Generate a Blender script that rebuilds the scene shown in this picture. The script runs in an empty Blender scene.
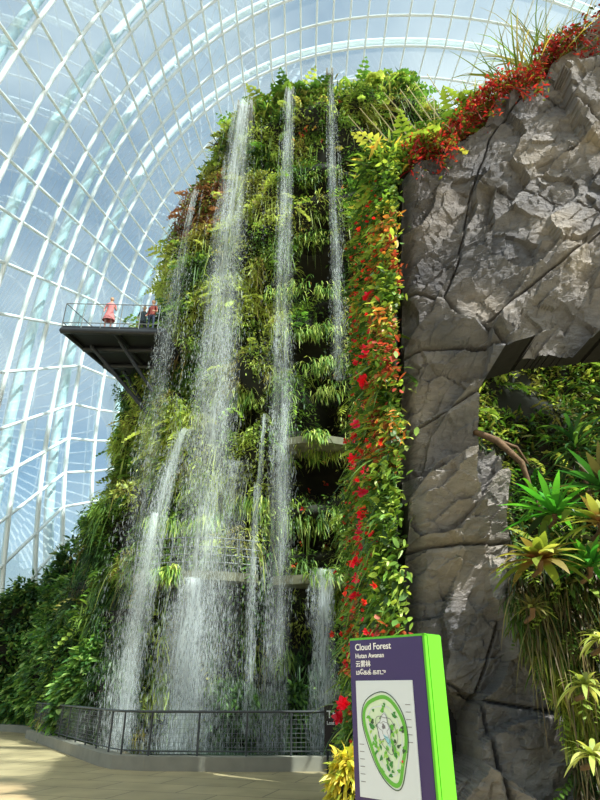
import bpy, bmesh, math, numpy as np
from mathutils import Vector, Matrix
rng=np.random.default_rng(11)
S=bpy.context.scene
S.view_settings.view_transform='Standard'
S.view_settings.exposure=0.0
COL=S.collection

# ---------------------------------------------------------------- helpers
def srgb(r,g,b):
    f=lambda c:(c/255/12.92) if c/255<=0.04045 else ((c/255+0.055)/1.055)**2.4
    return np.array([f(r),f(g),f(b)])
def hsh(x,y,z,s):
    v=np.sin(x*127.1+y*311.7+z*74.7+s*19.19)*43758.5453
    return v-np.floor(v)
def vnoise(p,s=0.):
    i=np.floor(p); f=p-i; u=f*f*(3-2*f)
    x,y,z=i[...,0],i[...,1],i[...,2]; a,b,c=u[...,0],u[...,1],u[...,2]
    L=lambda p,q,t:p+(q-p)*t
    return L(L(L(hsh(x,y,z,s),hsh(x+1,y,z,s),a),L(hsh(x,y+1,z,s),hsh(x+1,y+1,z,s),a),b),
             L(L(hsh(x,y,z+1,s),hsh(x+1,y,z+1,s),a),L(hsh(x,y+1,z+1,s),hsh(x+1,y+1,z+1,s),a),b),c)
def fbm(p,o=3,s=0.):
    r=0;A=.5;t=0
    for k in range(o):
        r=r+A*vnoise(p*(2**k),s+k*7); t+=A; A*=.5
    return r/t
def nrm(v): return v/np.maximum(np.linalg.norm(v,axis=-1,keepdims=True),1e-9)

def mesh_from(name,V,F,C=None,mat=None,smooth=False):
    V=np.asarray(V,dtype=np.float32).reshape(-1,3); F=np.asarray(F,dtype=np.int32)
    m=bpy.data.meshes.new(name); n,k=F.shape
    m.vertices.add(len(V)); m.vertices.foreach_set('co',V.ravel())
    m.loops.add(n*k); m.loops.foreach_set('vertex_index',F.ravel())
    m.polygons.add(n); m.polygons.foreach_set('loop_start',np.arange(0,n*k,k,dtype=np.int32))
    m.polygons.foreach_set('use_smooth',np.full(n,smooth))
    m.update(calc_edges=True)
    if C is not None:
        a=m.color_attributes.new('Col','FLOAT_COLOR','POINT')
        c=np.ones((len(V),4),dtype=np.float32); c[:,:3]=np.asarray(C).reshape(-1,3)
        a.data.foreach_set('color',c.ravel())
    o=bpy.data.objects.new(name,m); COL.objects.link(o)
    if mat: m.materials.append(mat)
    return o
def empty(name,loc=(0,0,0)):
    o=bpy.data.objects.new(name,None); o.location=loc; COL.objects.link(o); return o
def par(parent,*ch):
    for c in ch:
        c.parent=parent; c.matrix_parent_inverse=Matrix.Translation(-Vector(parent.location))

class Acc:
    def __init__(s): s.V=[];s.F=[];s.C=[];s.n=0
    def add(s,V,F,C):
        V=V.reshape(-1,3); s.V.append(V); s.F.append(F.reshape(-1,4)+s.n); s.C.append(C.reshape(-1,3)); s.n+=len(V)
    def build(s,name,mat): return mesh_from(name,np.concatenate(s.V),np.concatenate(s.F),np.concatenate(s.C),mat)

PROF={1:[.7,.1],2:[.25,1,.04],3:[.3,.95,.8,.03],4:[.5,.9,1,.7,.03],6:[.7,.9,1,.95,.75,.45,.03],8:[.75,.9,1,1,.95,.85,.65,.4,.03]}
def strips(acc,P,D,L,W,droop,seg,C,roll=.6,prof=None,dark=.65):
    N=len(P)
    L=np.broadcast_to(np.asarray(L,float),(N,)); W=np.broadcast_to(np.asarray(W,float),(N,)); droop=np.broadcast_to(np.asarray(droop,float),(N,))
    D=nrm(D); side=nrm(np.cross(D,np.array([0,0,1.]))+1e-4); n2=np.cross(side,D)
    a=rng.normal(0,roll,N)[:,None]; side=side*np.cos(a)+n2*np.sin(a)
    prof=prof or PROF[seg]; cur=P.copy(); rows=[];cr=[]
    for i in range(seg+1):
        if i>0:
            d=nrm(D+np.array([0,0,-1.])*(droop*i/seg)[:,None]); cur=cur+d*(L/seg)[:,None]
        w=side*(W*prof[i]*.5)[:,None]
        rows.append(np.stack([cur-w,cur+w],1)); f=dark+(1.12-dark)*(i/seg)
        cr.append(np.repeat((C*f)[:,None,:],2,1))
    V=np.stack(rows,1); CC=np.stack(cr,1)
    b=(np.arange(N)*(seg+1)*2)[:,None,None]; i=(np.arange(seg)*2)[None,:,None]
    F=b+i+np.array([0,1,3,2])[None,None,:]
    acc.add(V,F,CC)
def fronds(acc,P,D,L,W,droop,C,npin=9):
    N=len(P); L=np.broadcast_to(np.asarray(L,float),(N,)); D=nrm(D)
    side=nrm(np.cross(D,np.array([0,0,1.]))+1e-4); cur=P.copy()
    strips(acc,P,D,L,np.full(N,.012),droop,4,C*.6,0.,[1,1,.8,.6,.2])
    droop=np.broadcast_to(np.asarray(droop,float),(N,))
    for i in range(1,npin+1):
        d=nrm(D+np.array([0,0,-1.])*(droop*i/npin)[:,None]); cur=cur+d*(L/npin)[:,None]
        pl=W*math.sin(math.pi*(.15+.8*i/npin))
        for sg in (-1,1):
            strips(acc,cur,side*sg+d*.45+rng.normal(0,.06,(N,3)),L*pl,L*.9/npin,.35,2,C*rng.uniform(.85,1.15,(N,1)),.25)
def rep(a,k): return np.repeat(a,k,axis=0)
def pick(pal,n,w=None):
    pal=np.array(pal); c=pal[rng.choice(len(pal),n,p=w)]
    return c*rng.uniform(.7,1.3,(n,1))

# ---------------------------------------------------------------- materials
def newmat(name):
    m=bpy.data.materials.new(name); m.use_nodes=True; nt=m.node_tree; nt.nodes.clear()
    out=nt.nodes.new('ShaderNodeOutputMaterial'); return m,nt,out
def simple(name,col,rough=.6,metal=0,noise=.15,scale=8,bump=.0,spec=.5):
    m,nt,out=newmat(name); N=nt.nodes.new; L=nt.links.new
    p=N('ShaderNodeBsdfPrincipled'); p.inputs['Roughness'].default_value=rough; p.inputs['Metallic'].default_value=metal
    p.inputs['Specular IOR Level'].default_value=spec
    t=N('ShaderNodeTexCoord'); n=N('ShaderNodeTexNoise'); n.inputs['Scale'].default_value=scale; n.inputs['Detail'].default_value=5
    L(t.outputs['Object'],n.inputs['Vector'])
    r=N('ShaderNodeMapRange'); r.inputs['To Min'].default_value=1-noise*2; r.inputs['To Max'].default_value=1+noise*2
    L(n.outputs['Fac'],r.inputs['Value'])
    v=N('ShaderNodeVectorMath'); v.operation='SCALE'; v.inputs[0].default_value=tuple(col); L(r.outputs[0],v.inputs['Scale'])
    L(v.outputs[0],p.inputs['Base Color'])
    if bump>0:
        b=N('ShaderNodeBump'); b.inputs['Strength'].default_value=bump; b.inputs['Distance'].default_value=.05
        L(n.outputs['Fac'],b.inputs['Height']); L(b.outputs[0],p.inputs['Normal'])
    L(p.outputs[0],out.inputs[0]); return m
def leafmat(name,rough=.45,trans=.35,mul=1.,tr=(1.5,1.4,.7)):
    m,nt,out=newmat(name); N=nt.nodes.new; L=nt.links.new
    a=N('ShaderNodeVertexColor'); a.layer_name='Col'
    n=N('ShaderNodeTexNoise'); n.inputs['Scale'].default_value=9; g=N('ShaderNodeNewGeometry'); L(g.outputs['Position'],n.inputs['Vector'])
    r=N('ShaderNodeMapRange'); r.inputs['To Min'].default_value=.75*mul; r.inputs['To Max'].default_value=1.25*mul; L(n.outputs['Fac'],r.inputs['Value'])
    v=N('ShaderNodeVectorMath'); v.operation='SCALE'; L(a.outputs[0],v.inputs[0]); L(r.outputs[0],v.inputs['Scale'])
    p=N('ShaderNodeBsdfPrincipled'); p.inputs['Roughness'].default_value=rough; p.inputs['Specular IOR Level'].default_value=.4
    L(v.outputs[0],p.inputs['Base Color'])
    t=N('ShaderNodeBsdfTranslucent'); v2=N('ShaderNodeVectorMath'); v2.operation='MULTIPLY'; L(v.outputs[0],v2.inputs[0]); v2.inputs[1].default_value=tr; L(v2.outputs[0],t.inputs[0])
    mx=N('ShaderNodeMixShader'); mx.inputs[0].default_value=trans; L(p.outputs[0],mx.inputs[1]); L(t.outputs[0],mx.inputs[2]); L(mx.outputs[0],out.inputs[0])
    return m
M_leaf=leafmat('leaf_foliage'); M_mleaf=leafmat('mountain_leaf',.5,.36,1.32,(1.35,1.32,.85)); M_petal=leafmat('petal',.5,.25)
M_soil=simple('dark_soil',srgb(32,32,22),.95,noise=.3,scale=3)
M_steel=simple('white_steel',srgb(238,242,244),.4,noise=.02)
M_dark=simple('dark_steel',srgb(44,46,50),.5,.4,.08)
M_fence=simple('fence_steel',srgb(70,72,74),.45,.4,.06)
M_rail=simple('rail_steel',srgb(124,126,126),.4,.5,.05)
M_conc=simple('concrete',srgb(132,128,116),.85,noise=.15,scale=2.5,bump=.2)
M_mconc=simple('mossy_concrete',srgb(116,114,92),.9,noise=.3,scale=3,bump=.3)
M_bark=simple('bark',srgb(92,72,50),.9,noise=.3,scale=14,bump=.5)
M_purple=simple('sign_purple',srgb(58,42,98),.35,noise=.01)
M_green=simple('sign_green',srgb(88,178,34),.4,noise=.01)
M_white=simple('sign_white',srgb(210,219,226),.35,noise=.01)
M_text=simple('sign_text_white',srgb(240,240,240),.5,noise=0)
M_black=simple('sign_brown',srgb(40,32,32),.4,noise=.02)
M_reveal=simple('rock_reveal_shade',srgb(34,34,36),.95,noise=.2,scale=5,bump=.4)  # rock reveal and back, their shade put into a near-black colour

def glassmat(name,tint,refl,rough=.02,dust=.0):
    m,nt,out=newmat(name); N=nt.nodes.new; L=nt.links.new
    t=N('ShaderNodeBsdfTransparent'); t.inputs[0].default_value=(*tint,1)
    g=N('ShaderNodeBsdfGlossy'); g.inputs['Roughness'].default_value=rough; g.inputs[0].default_value=(.9,.95,1,1)
    lw=N('ShaderNodeLayerWeight'); lw.inputs[0].default_value=.25
    mr=N('ShaderNodeMath'); mr.operation='MULTIPLY'; mr.inputs[1].default_value=refl; L(lw.outputs['Fresnel'],mr.inputs[0])
    mx=N('ShaderNodeMixShader'); L(mr.outputs[0],mx.inputs[0]); L(t.outputs[0],mx.inputs[1]); L(g.outputs[0],mx.inputs[2])
    if dust>0:
        d=N('ShaderNodeBsdfTranslucent'); d.inputs[0].default_value=(.84,.92,.92,1)
        m2=N('ShaderNodeMixShader'); m2.inputs[0].default_value=dust; L(mx.outputs[0],m2.inputs[1]); L(d.outputs[0],m2.inputs[2]); mx=m2
    L(mx.outputs[0],out.inputs[0]); return m
M_glass=glassmat('dome_glass',(.76,.91,.94),.22,.02,.05)
M_rglass=glassmat('rail_glass',(.9,.95,.95),.2)

def watermat(name,veil):
    m,nt,out=newmat(name); N=nt.nodes.new; L=nt.links.new
    d=N('ShaderNodeBsdfDiffuse'); d.inputs[0].default_value=(.9,.93,.95,1)
    t=N('ShaderNodeBsdfTranslucent'); t.inputs[0].default_value=(.9,.93,.95,1)
    mx=N('ShaderNodeMixShader'); mx.inputs[0].default_value=.5; L(d.outputs[0],mx.inputs[1]); L(t.outputs[0],mx.inputs[2])
    tr=N('ShaderNodeBsdfTransparent'); m2=N('ShaderNodeMixShader')
    if veil:
        tc=N('ShaderNodeNewGeometry'); mp=N('ShaderNodeMapping'); mp.inputs['Scale'].default_value=(9,9,.4); L(tc.outputs['Position'],mp.inputs['Vector'])
        n=N('ShaderNodeTexNoise'); n.inputs['Scale'].default_value=1; n.inputs['Detail'].default_value=7; n.inputs['Roughness'].default_value=.75; L(mp.outputs[0],n.inputs['Vector'])
        at=N('ShaderNodeVertexColor'); at.layer_name='Col'
        r=N('ShaderNodeMapRange'); r.inputs['From Min'].default_value=.34; r.inputs['From Max'].default_value=.80; r.inputs['To Min'].default_value=0; r.inputs['To Max'].default_value=.8
        L(n.outputs['Fac'],r.inputs['Value']); mu=N('ShaderNodeMath'); mu.operation='MULTIPLY'; L(r.outputs[0],mu.inputs[0]); L(at.outputs[0],mu.inputs[1]); L(mu.outputs[0],m2.inputs[0])
    else: m2.inputs[0].default_value=.5
    L(tr.outputs[0],m2.inputs[1]); L(mx.outputs[0],m2.inputs[2]); L(m2.outputs[0],out.inputs[0]); return m
M_veil=watermat('water_veil',True); M_drop=watermat('water_drops',False)

def rockmat():
    m,nt,out=newmat('chiselled_rock'); N=nt.nodes.new; L=nt.links.new
    g=N('ShaderNodeNewGeometry')
    n1=N('ShaderNodeTexNoise'); n1.inputs['Scale'].default_value=.7; n1.inputs['Detail'].default_value=5; L(g.outputs['Position'],n1.inputs['Vector'])
    mp=N('ShaderNodeMapping'); mp.inputs['Rotation'].default_value=(0,.6,0); mp.inputs['Scale'].default_value=(3,3,9); L(g.outputs['Position'],mp.inputs['Vector'])
    n2=N('ShaderNodeTexNoise'); n2.inputs['Scale'].default_value=1.2; n2.inputs['Detail'].default_value=9; n2.inputs['Roughness'].default_value=.68; L(mp.outputs[0],n2.inputs['Vector'])
    n3=N('ShaderNodeTexNoise'); n3.inputs['Scale'].default_value=18; n3.inputs['Detail'].default_value=8; n3.inputs['Roughness'].default_value=.75; L(g.outputs['Position'],n3.inputs['Vector'])
    cr=N('ShaderNodeValToRGB'); e=cr.color_ramp.elements
    e[0].position=.34; e[0].color=(*srgb(92,95,101),1); e[1].position=.70; e[1].color=(*srgb(158,152,141),1)
    x=e.new(.52); x.color=(*srgb(124,123,122),1); L(n1.outputs['Fac'],cr.inputs[0])
    r=N('ShaderNodeMapRange'); r.inputs['From Min'].default_value=.3; r.inputs['From Max'].default_value=.7; r.inputs['To Min'].default_value=.72; r.inputs['To Max'].default_value=1.15; L(n2.outputs['Fac'],r.inputs['Value'])
    v=N('ShaderNodeVectorMath'); v.operation='SCALE'; L(cr.outputs[0],v.inputs[0]); L(r.outputs[0],v.inputs['Scale'])
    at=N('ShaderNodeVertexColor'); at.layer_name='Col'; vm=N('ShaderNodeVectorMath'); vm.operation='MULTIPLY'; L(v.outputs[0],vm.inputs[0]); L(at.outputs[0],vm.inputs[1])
    p=N('ShaderNodeBsdfPrincipled'); p.inputs['Roughness'].default_value=.85; p.inputs['Specular IOR Level'].default_value=.3; L(vm.outputs[0],p.inputs['Base Color'])
    ad=N('ShaderNodeMath'); ad.operation='MULTIPLY_ADD'; ad.inputs[1].default_value=.4; L(n3.outputs['Fac'],ad.inputs[0]); L(n2.outputs['Fac'],ad.inputs[2])
    b=N('ShaderNodeBump'); b.inputs['Strength'].default_value=.95; b.inputs['Distance'].default_value=.07; L(ad.outputs[0],b.inputs['Height']); L(b.outputs[0],p.inputs['Normal'])
    L(p.outputs[0],out.inputs[0]); return m
M_rock=rockmat()
def floormat():
    m,nt,out=newmat('paving'); N=nt.nodes.new; L=nt.links.new
    g=N('ShaderNodeNewGeometry'); br=N('ShaderNodeTexBrick'); br.inputs['Scale'].default_value=1; br.inputs['Brick Width'].default_value=1.6; br.inputs['Row Height'].default_value=.9
    br.inputs['Mortar Size'].default_value=.014; br.inputs['Color1'].default_value=(*srgb(176,158,120),1); br.inputs['Color2'].default_value=(*srgb(158,142,108),1); br.inputs['Mortar'].default_value=(*srgb(96,88,70),1)
    mp=N('ShaderNodeMapping'); mp.inputs['Rotation'].default_value=(0,0,.3); L(g.outputs['Position'],mp.inputs['Vector']); L(mp.outputs[0],br.inputs['Vector'])
    n=N('ShaderNodeTexNoise'); n.inputs['Scale'].default_value=1.3; n.inputs['Detail'].default_value=8; L(g.outputs['Position'],n.inputs['Vector'])
    r=N('ShaderNodeMapRange'); r.inputs['To Min'].default_value=.5; r.inputs['To Max'].default_value=1.3; L(n.outputs['Fac'],r.inputs['Value'])
    v=N('ShaderNodeVectorMath'); v.operation='SCALE'; L(br.outputs[0],v.inputs[0]); L(r.outputs[0],v.inputs['Scale'])
    p=N('ShaderNodeBsdfPrincipled'); p.inputs['Roughness'].default_value=.5; L(v.outputs[0],p.inputs['Base Color']); L(p.outputs[0],out.inputs[0]); return m
M_floor=floormat()

# ---------------------------------------------------------------- geometry helpers
def boxobj(name,mat,cx,cy,cz,sx,sy,sz,rz=0,bevel=.01):
    bm=bmesh.new(); bmesh.ops.create_cube(bm,size=1); bmesh.ops.scale(bm,vec=(sx,sy,sz),verts=bm.verts)
    if bevel: bmesh.ops.bevel(bm,geom=list(bm.edges),offset=bevel,segments=2,affect='EDGES')
    bmesh.ops.rotate(bm,cent=(0,0,0),matrix=Matrix.Rotation(rz,3,'Z'),verts=bm.verts); bmesh.ops.translate(bm,vec=(cx,cy,cz),verts=bm.verts)
    m=bpy.data.meshes.new(name); bm.to_mesh(m); bm.free(); m.materials.append(mat); o=bpy.data.objects.new(name,m); COL.objects.link(o); return o
def tubes(name,paths,mat,res=2):
    cu=bpy.data.curves.new(name,'CURVE'); cu.dimensions='3D'; cu.bevel_depth=1; cu.bevel_resolution=res; cu.materials.append(mat)
    for pts,r in paths:
        sp=cu.splines.new('POLY'); sp.points.add(len(pts)-1)
        for i,q in enumerate(pts):
            sp.points[i].co=(q[0],q[1],q[2],1); sp.points[i].radius=r if np.isscalar(r) else r[i]
    o=bpy.data.objects.new(name,cu); COL.objects.link(o); return o
def polyslab(name,pts,z0,z1,mat):
    bm=bmesh.new(); a=[bm.verts.new((x,y,z0)) for x,y in pts]; b=[bm.verts.new((x,y,z1)) for x,y in pts]; n=len(pts)
    bm.faces.new(a[::-1]); bm.faces.new(b)
    for i in range(n): bm.faces.new((a[i],a[(i+1)%n],b[(i+1)%n],b[i]))
    bmesh.ops.recalc_face_normals(bm,faces=bm.faces); m=bpy.data.meshes.new(name); bm.to_mesh(m); bm.free(); m.materials.append(mat); o=bpy.data.objects.new(name,m); COL.objects.link(o); return o

# ---------------------------------------------------------------- ground
floor=mesh_from('floor',[(-60,-40,0),(60,-40,0),(60,100,0),(-60,100,0)],[[0,1,2,3]],None,M_floor)

# ---------------------------------------------------------------- glass dome: rings whose centre rises to the back
c0,a0,ctop=11.0,27.5,62.0
ys=[-12+3.1*i for i in range(17)]   # to 37.6
YE,LE=37.6,26.
rings=[(y,1.) for y in ys]
for k in range(1,10):
    ph=k/10*math.pi/2; rings.append((YE+LE*math.sin(ph),math.cos(ph)))
NA=104
def ringpts(y,s,off=0):
    zc=max(4.,.62*min(y,YE)) + .35*max(0,y-YE); bz=(ctop-max(4.,.62*min(y,YE)))*s; out=[]
    for j in range(NA):
        th=2*math.pi*j/NA; c,sn=math.cos(th),math.sin(th)
        x=c0-(a0*s+off)*math.copysign(abs(c)**(2/2.25),c); z=zc+(bz+off)*math.copysign(abs(sn)**(2/2.25),sn)
        out.append((x,y,z))
    return out
A=[ringpts(y,s) for y,s in rings]
def cut(pts):
    runs=[];cur=[]
    for i,p in enumerate(pts):
        if p[2]>=0: 
            if not cur and i>0 and pts[i-1][2]<0:
                q=pts[i-1]; t=p[2]/(p[2]-q[2]); cur.append(tuple(p[k]+(q[k]-p[k])*t for k in range(3)))
            cur.append(p)
        elif cur:
            q=pts[i-1]; t=q[2]/(q[2]-p[2]); cur.append(tuple(q[k]+(p[k]-q[k])*t for k in range(3))); runs.append(cur); cur=[]
    if cur: runs.append(cur)
    return [r for r in runs if len(r)>1]
def rot_ring(a):
    k=int(NA*.75); b=a[k:]+a[:k]; return b+[b[0]]
paths=[]
for a in A:
    for r in cut(rot_ring(a)): paths.append((r,.15))
for j in range(NA):
    for r in cut([a[j] for a in A]): paths.append((r,.105))
ribs=tubes('steel_grid',paths,M_steel,1)
op=[]
for i,(y,s) in enumerate(rings):
    if s>.25 and i%2==0:
        o=ringpts(y,s,.9)
        for r in cut(rot_ring(o)): op.append((r,.33))
        for j in range(0,NA,2):
            if A[i][j][2]>0 and o[j][2]>0: op.append(([A[i][j],o[j]],.07))
outer=tubes('outer_rib_arches',op,M_steel,1)
V=np.array(A).reshape(-1,3); V[:,2]=np.maximum(V[:,2],-.2); F=[]
for i in range(len(A)-1):
    for j in range(NA):
        q=[i*NA+j,i*NA+(j+1)%NA,(i+1)*NA+(j+1)%NA,(i+1)*NA+j]
        if V[q,2].max()>0: F.append(q)
glass=mesh_from('glass_panels',V,F,None,M_glass,False)
dome=empty('glasshouse_dome',(c0,10,0)); par(dome,ribs,outer,glass)

# ---------------------------------------------------------------- planted mountain
H=32.3
def prof_left(z): return np.interp(z,[0,5,8,11,16,21,26,30,32.3],[-8.9,-9.0,-8.8,-8.7,-8.1,-7.5,-6.2,-5.2,-3.6])
CAV=[(.9,23.7,1.0,.7),(.8,19.2,1.1,1.3),(.3,14.4,1.3,1.0),(.9,12.8,.9,.8),(.8,9.0,1.3,.8),(-1.9,7.4,.7,.5),(1.1,21.4,.5,.5),(1.3,16.6,.5,.8),(1.3,11,.5,1.4),(-2.3,11.6,.5,.9),(-.6,17.2,.8,.5),(.2,6.6,1.4,.5),(-4.2,6.9,1.2,.45)]
def cav(X,Z):
    r=np.zeros_like(X)
    for x,z,w,h in CAV: r=np.maximum(r,np.exp(-(((X-x)/w)**4+((Z-z)/h)**4)))
    return r
def tierf(p): return (p[...,2]/2.9+3.2*fbm(p*.16,2,9.))%1
def mount(th,z):
    L=prof_left(z); R=np.interp(z,[0,20,29,32.3],[10,10,9.6,7.5])
    cx=(L+R)/2; rx=(R-L)/2; ry=np.interp(z,[0,29,31,32.3],[8.2,7.8,7.0,5.2]); cy=29.2
    c,s=np.cos(th),np.sin(th)
    ux=np.sign(c)*np.abs(c)**(2/2.9); uy=np.sign(s)*np.abs(s)**(2/2.9)
    X=cx+rx*ux; Y=cy+ry*uy
    p=np.stack([X,Y,z],-1)
    n=fbm(p*.33,3,3.)-.5; t=tierf(p)
    d=2.1*n+1.1*(t-.4)+1.1*(fbm(p*.9,2,13.)-.5)
    d=d-1.8*cav(X,z)*(Y<25)
    o=nrm(np.stack([c*ry,s*rx,c*0],-1))
    X=X+o[...,0]*d; Y=Y+o[...,1]*d
    Z=z*(1+.011*X)
    return np.stack([X,Y,Z],-1)
nt_,nz=220,200
TH,ZZ=np.meshgrid(np.linspace(0,2*np.pi,nt_,endpoint=False),np.linspace(0,H,nz))
P=mount(TH,ZZ); idx=np.arange(nt_*nz).reshape(nz,nt_); j2=np.roll(idx,-1,1)
F=np.stack([idx[:-1],j2[:-1],j2[1:],idx[1:]],-1).reshape(-1,4)
body=mesh_from('mountain_core',P,F,None,M_soil,True)
bm=bmesh.new(); bm.from_mesh(body.data); bm.verts.ensure_lookup_table()
bm.faces.new([bm.verts[i] for i in idx[-1]]); bm.to_mesh(body.data); bm.free()

def sample_mount(n,zr=(0,H)):
    th=rng.uniform(math.pi*.8,math.pi*2.0,n); z=rng.uniform(*zr,n)
    e=.01; p=mount(th,z); dt=mount(th+e,z)-p; dz=mount(th,z+.1)-p
    N=nrm(np.cross(dt,dz)); return p,N
DG=srgb(48,80,40); MG=srgb(86,122,50); YG=srgb(178,188,96); BG=srgb(130,158,68); RD=srgb(142,82,66); OL=srgb(118,116,66); BRN=srgb(116,96,66)
def zonecol(p):
    X,Z=p[:,0],p[:,2]; n=fbm(p*.45,3,21.); n2=fbm(p*1.1,3,31.); n3=fbm(p*2.6,2,41.); n4=fbm(p*.8,3,91.)
    bright=.55+2.2*(n-.5)+1.8*(n2-.5)+.9*(n3-.5)
    bright+= .40*np.exp(-((X+2.6)/3.4)**2)*(np.clip((Z-3)/6,0,1))
    bright-= .18*np.clip((-6.4-X)/2.0,0,1)*np.clip((20-Z)/5,0,1)
    bright-= .12*np.clip((X+.5)/2,0,1)
    b=np.clip(bright,0,1)[:,None]
    c=np.where(b<.35,DG+(MG-DG)*(b/.35),np.where(b<.62,MG+(BG-MG)*((b-.35)/.27),BG+(YG-BG)*np.clip((b-.62)/.28,0,1)))
    br=(np.clip((n4-.55)/.08,0,1)*(rng.random(len(X))<.6))[:,None]; c=c+(pick([BRN,OL,OL],len(X))-c)*br*.75
    red=np.exp(-(((X+5.2)/1.5)**4+((Z-24.6)/2.2)**4))*1.6+(n2>.69)*.5
    red=np.clip(red*(rng.random(len(X))<.85),0,1)[:,None]
    c=c+(RD-c)*red*.9
    return c*rng.uniform(.6,1.35,(len(X),1)), b[:,0]
def thin(p,N):
    zz=p[:,2]/(1+.011*p[:,0]); gap=fbm(p*1.5,3,55.)
    k=(rng.random(len(p))>cav(p[:,0],zz)*1.3)&(~((p[:,0]>4.5)&(p[:,2]<22)&(rng.random(len(p))<.7)))&(gap>.39)
    return p[k],N[k]
acc=Acc()
p,N=thin(*sample_mount(56000))
c,b=zonecol(p)
k=9; Pp=rep(p,k)+rng.normal(0,.19,(len(p)*k,3)); Nn=rep(N,k); m=len(Pp)
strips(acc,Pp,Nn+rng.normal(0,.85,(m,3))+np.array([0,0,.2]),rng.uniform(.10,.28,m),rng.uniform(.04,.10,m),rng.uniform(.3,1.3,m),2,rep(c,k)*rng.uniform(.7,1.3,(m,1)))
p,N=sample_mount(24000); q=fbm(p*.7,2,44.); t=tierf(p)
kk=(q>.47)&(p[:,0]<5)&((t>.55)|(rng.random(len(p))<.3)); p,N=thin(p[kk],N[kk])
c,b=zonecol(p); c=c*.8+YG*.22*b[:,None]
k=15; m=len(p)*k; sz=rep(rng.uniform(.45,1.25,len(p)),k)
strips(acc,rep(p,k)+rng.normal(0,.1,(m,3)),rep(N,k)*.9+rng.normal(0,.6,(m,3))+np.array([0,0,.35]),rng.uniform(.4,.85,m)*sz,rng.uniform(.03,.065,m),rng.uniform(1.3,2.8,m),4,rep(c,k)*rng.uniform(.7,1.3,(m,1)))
p,N=thin(*sample_mount(2000)); c,b=zonecol(p); k=4; m=len(p)*k
strips(acc,rep(p,k)+rng.normal(0,.15,(m,3)),rep(N,k)+rng.normal(0,.3,(m,3)),rng.uniform(1.0,2.2,m),rng.uniform(.02,.05,m),rng.uniform(4,7,m),6,rep(c,k)*.9)
p,N=thin(*sample_mount(1500)); c,b=zonecol(p); fronds(acc,p,N+rng.normal(0,.5,p.shape)+np.array([0,0,.6]),rng.uniform(.8,1.6,len(p)),.2,1.6,c*1.15,7)
p,N=thin(*sample_mount(2500)); kk=p[:,0]<-3.5; p,N=p[kk],N[kk]; k=7; m=len(p)*k
strips(acc,rep(p,k)+rng.normal(0,.15,(m,3)),rep(N,k)+rng.normal(0,.6,(m,3)),rng.uniform(.25,.5,m),rng.uniform(.15,.26,m),1.,3,pick([MG,DG,BG],m))
hp=[];
for x,z,w,h in CAV:
    nn=int(36*w); hx=x+rng.uniform(-w,w,nn)*1.15; hp.append(np.stack([hx,np.full(nn,20.9)+rng.uniform(0,.5,nn),(z+h*.95)*(1+.011*hx)+rng.uniform(-.1,.4,nn)],-1))
hp=np.concatenate(hp); k=8; m=len(hp)*k
strips(acc,rep(hp,k)+rng.normal(0,.1,(m,3)),np.array([0,-.7,.2])+rng.normal(0,.35,(m,3)),rng.uniform(.4,.95,m),rng.uniform(.03,.06,m),rng.uniform(2,3.5,m),4,pick([BG,YG,MG],m))
nn=1500; th=rng.uniform(math.pi*.9,2*math.pi,nn); z=rng.uniform(30.2,H,nn); p=mount(th,z)
k=10; m=nn*k
strips(acc,rep(p,k)+rng.normal(0,.3,(m,3)),rng.normal(0,.7,(m,3))+np.array([0,-.4,.9]),rng.uniform(.3,.8,m),rng.uniform(.06,.14,m),rng.uniform(.3,1.5,m),3,pick([BG,MG,YG,DG,OL],m))
nn=260; th=rng.uniform(math.pi*1.25,1.95*math.pi,nn); p=mount(th,np.full(nn,31.3))
fronds(acc,p,rng.normal(0,.6,(nn,3))+np.array([0,-.5,1.1]),rng.uniform(1.2,2.4,nn),.22,rng.uniform(.8,2,nn),pick([BG,YG,MG],nn),8)
fol=acc.build('mountain_foliage',M_mleaf)
p,N=sample_mount(2500); kk=(p[:,0]>-.5)&(fbm(p*.6,2,77.)>.5); p=p[kk]+N[kk]*.35; m=len(p)*4
acc=Acc(); strips(acc,rep(p,4)+rng.normal(0,.04,(m,3)),rng.normal(0,1,(m,3)),.14,.11,.1,2,pick([srgb(200,50,50),srgb(220,120,50),srgb(230,190,80)],m))
flw=acc.build('mountain_flowers',M_petal)
mountain=empty('planted_mountain',(0,29,0)); par(mountain,body,fol,flw)

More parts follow.
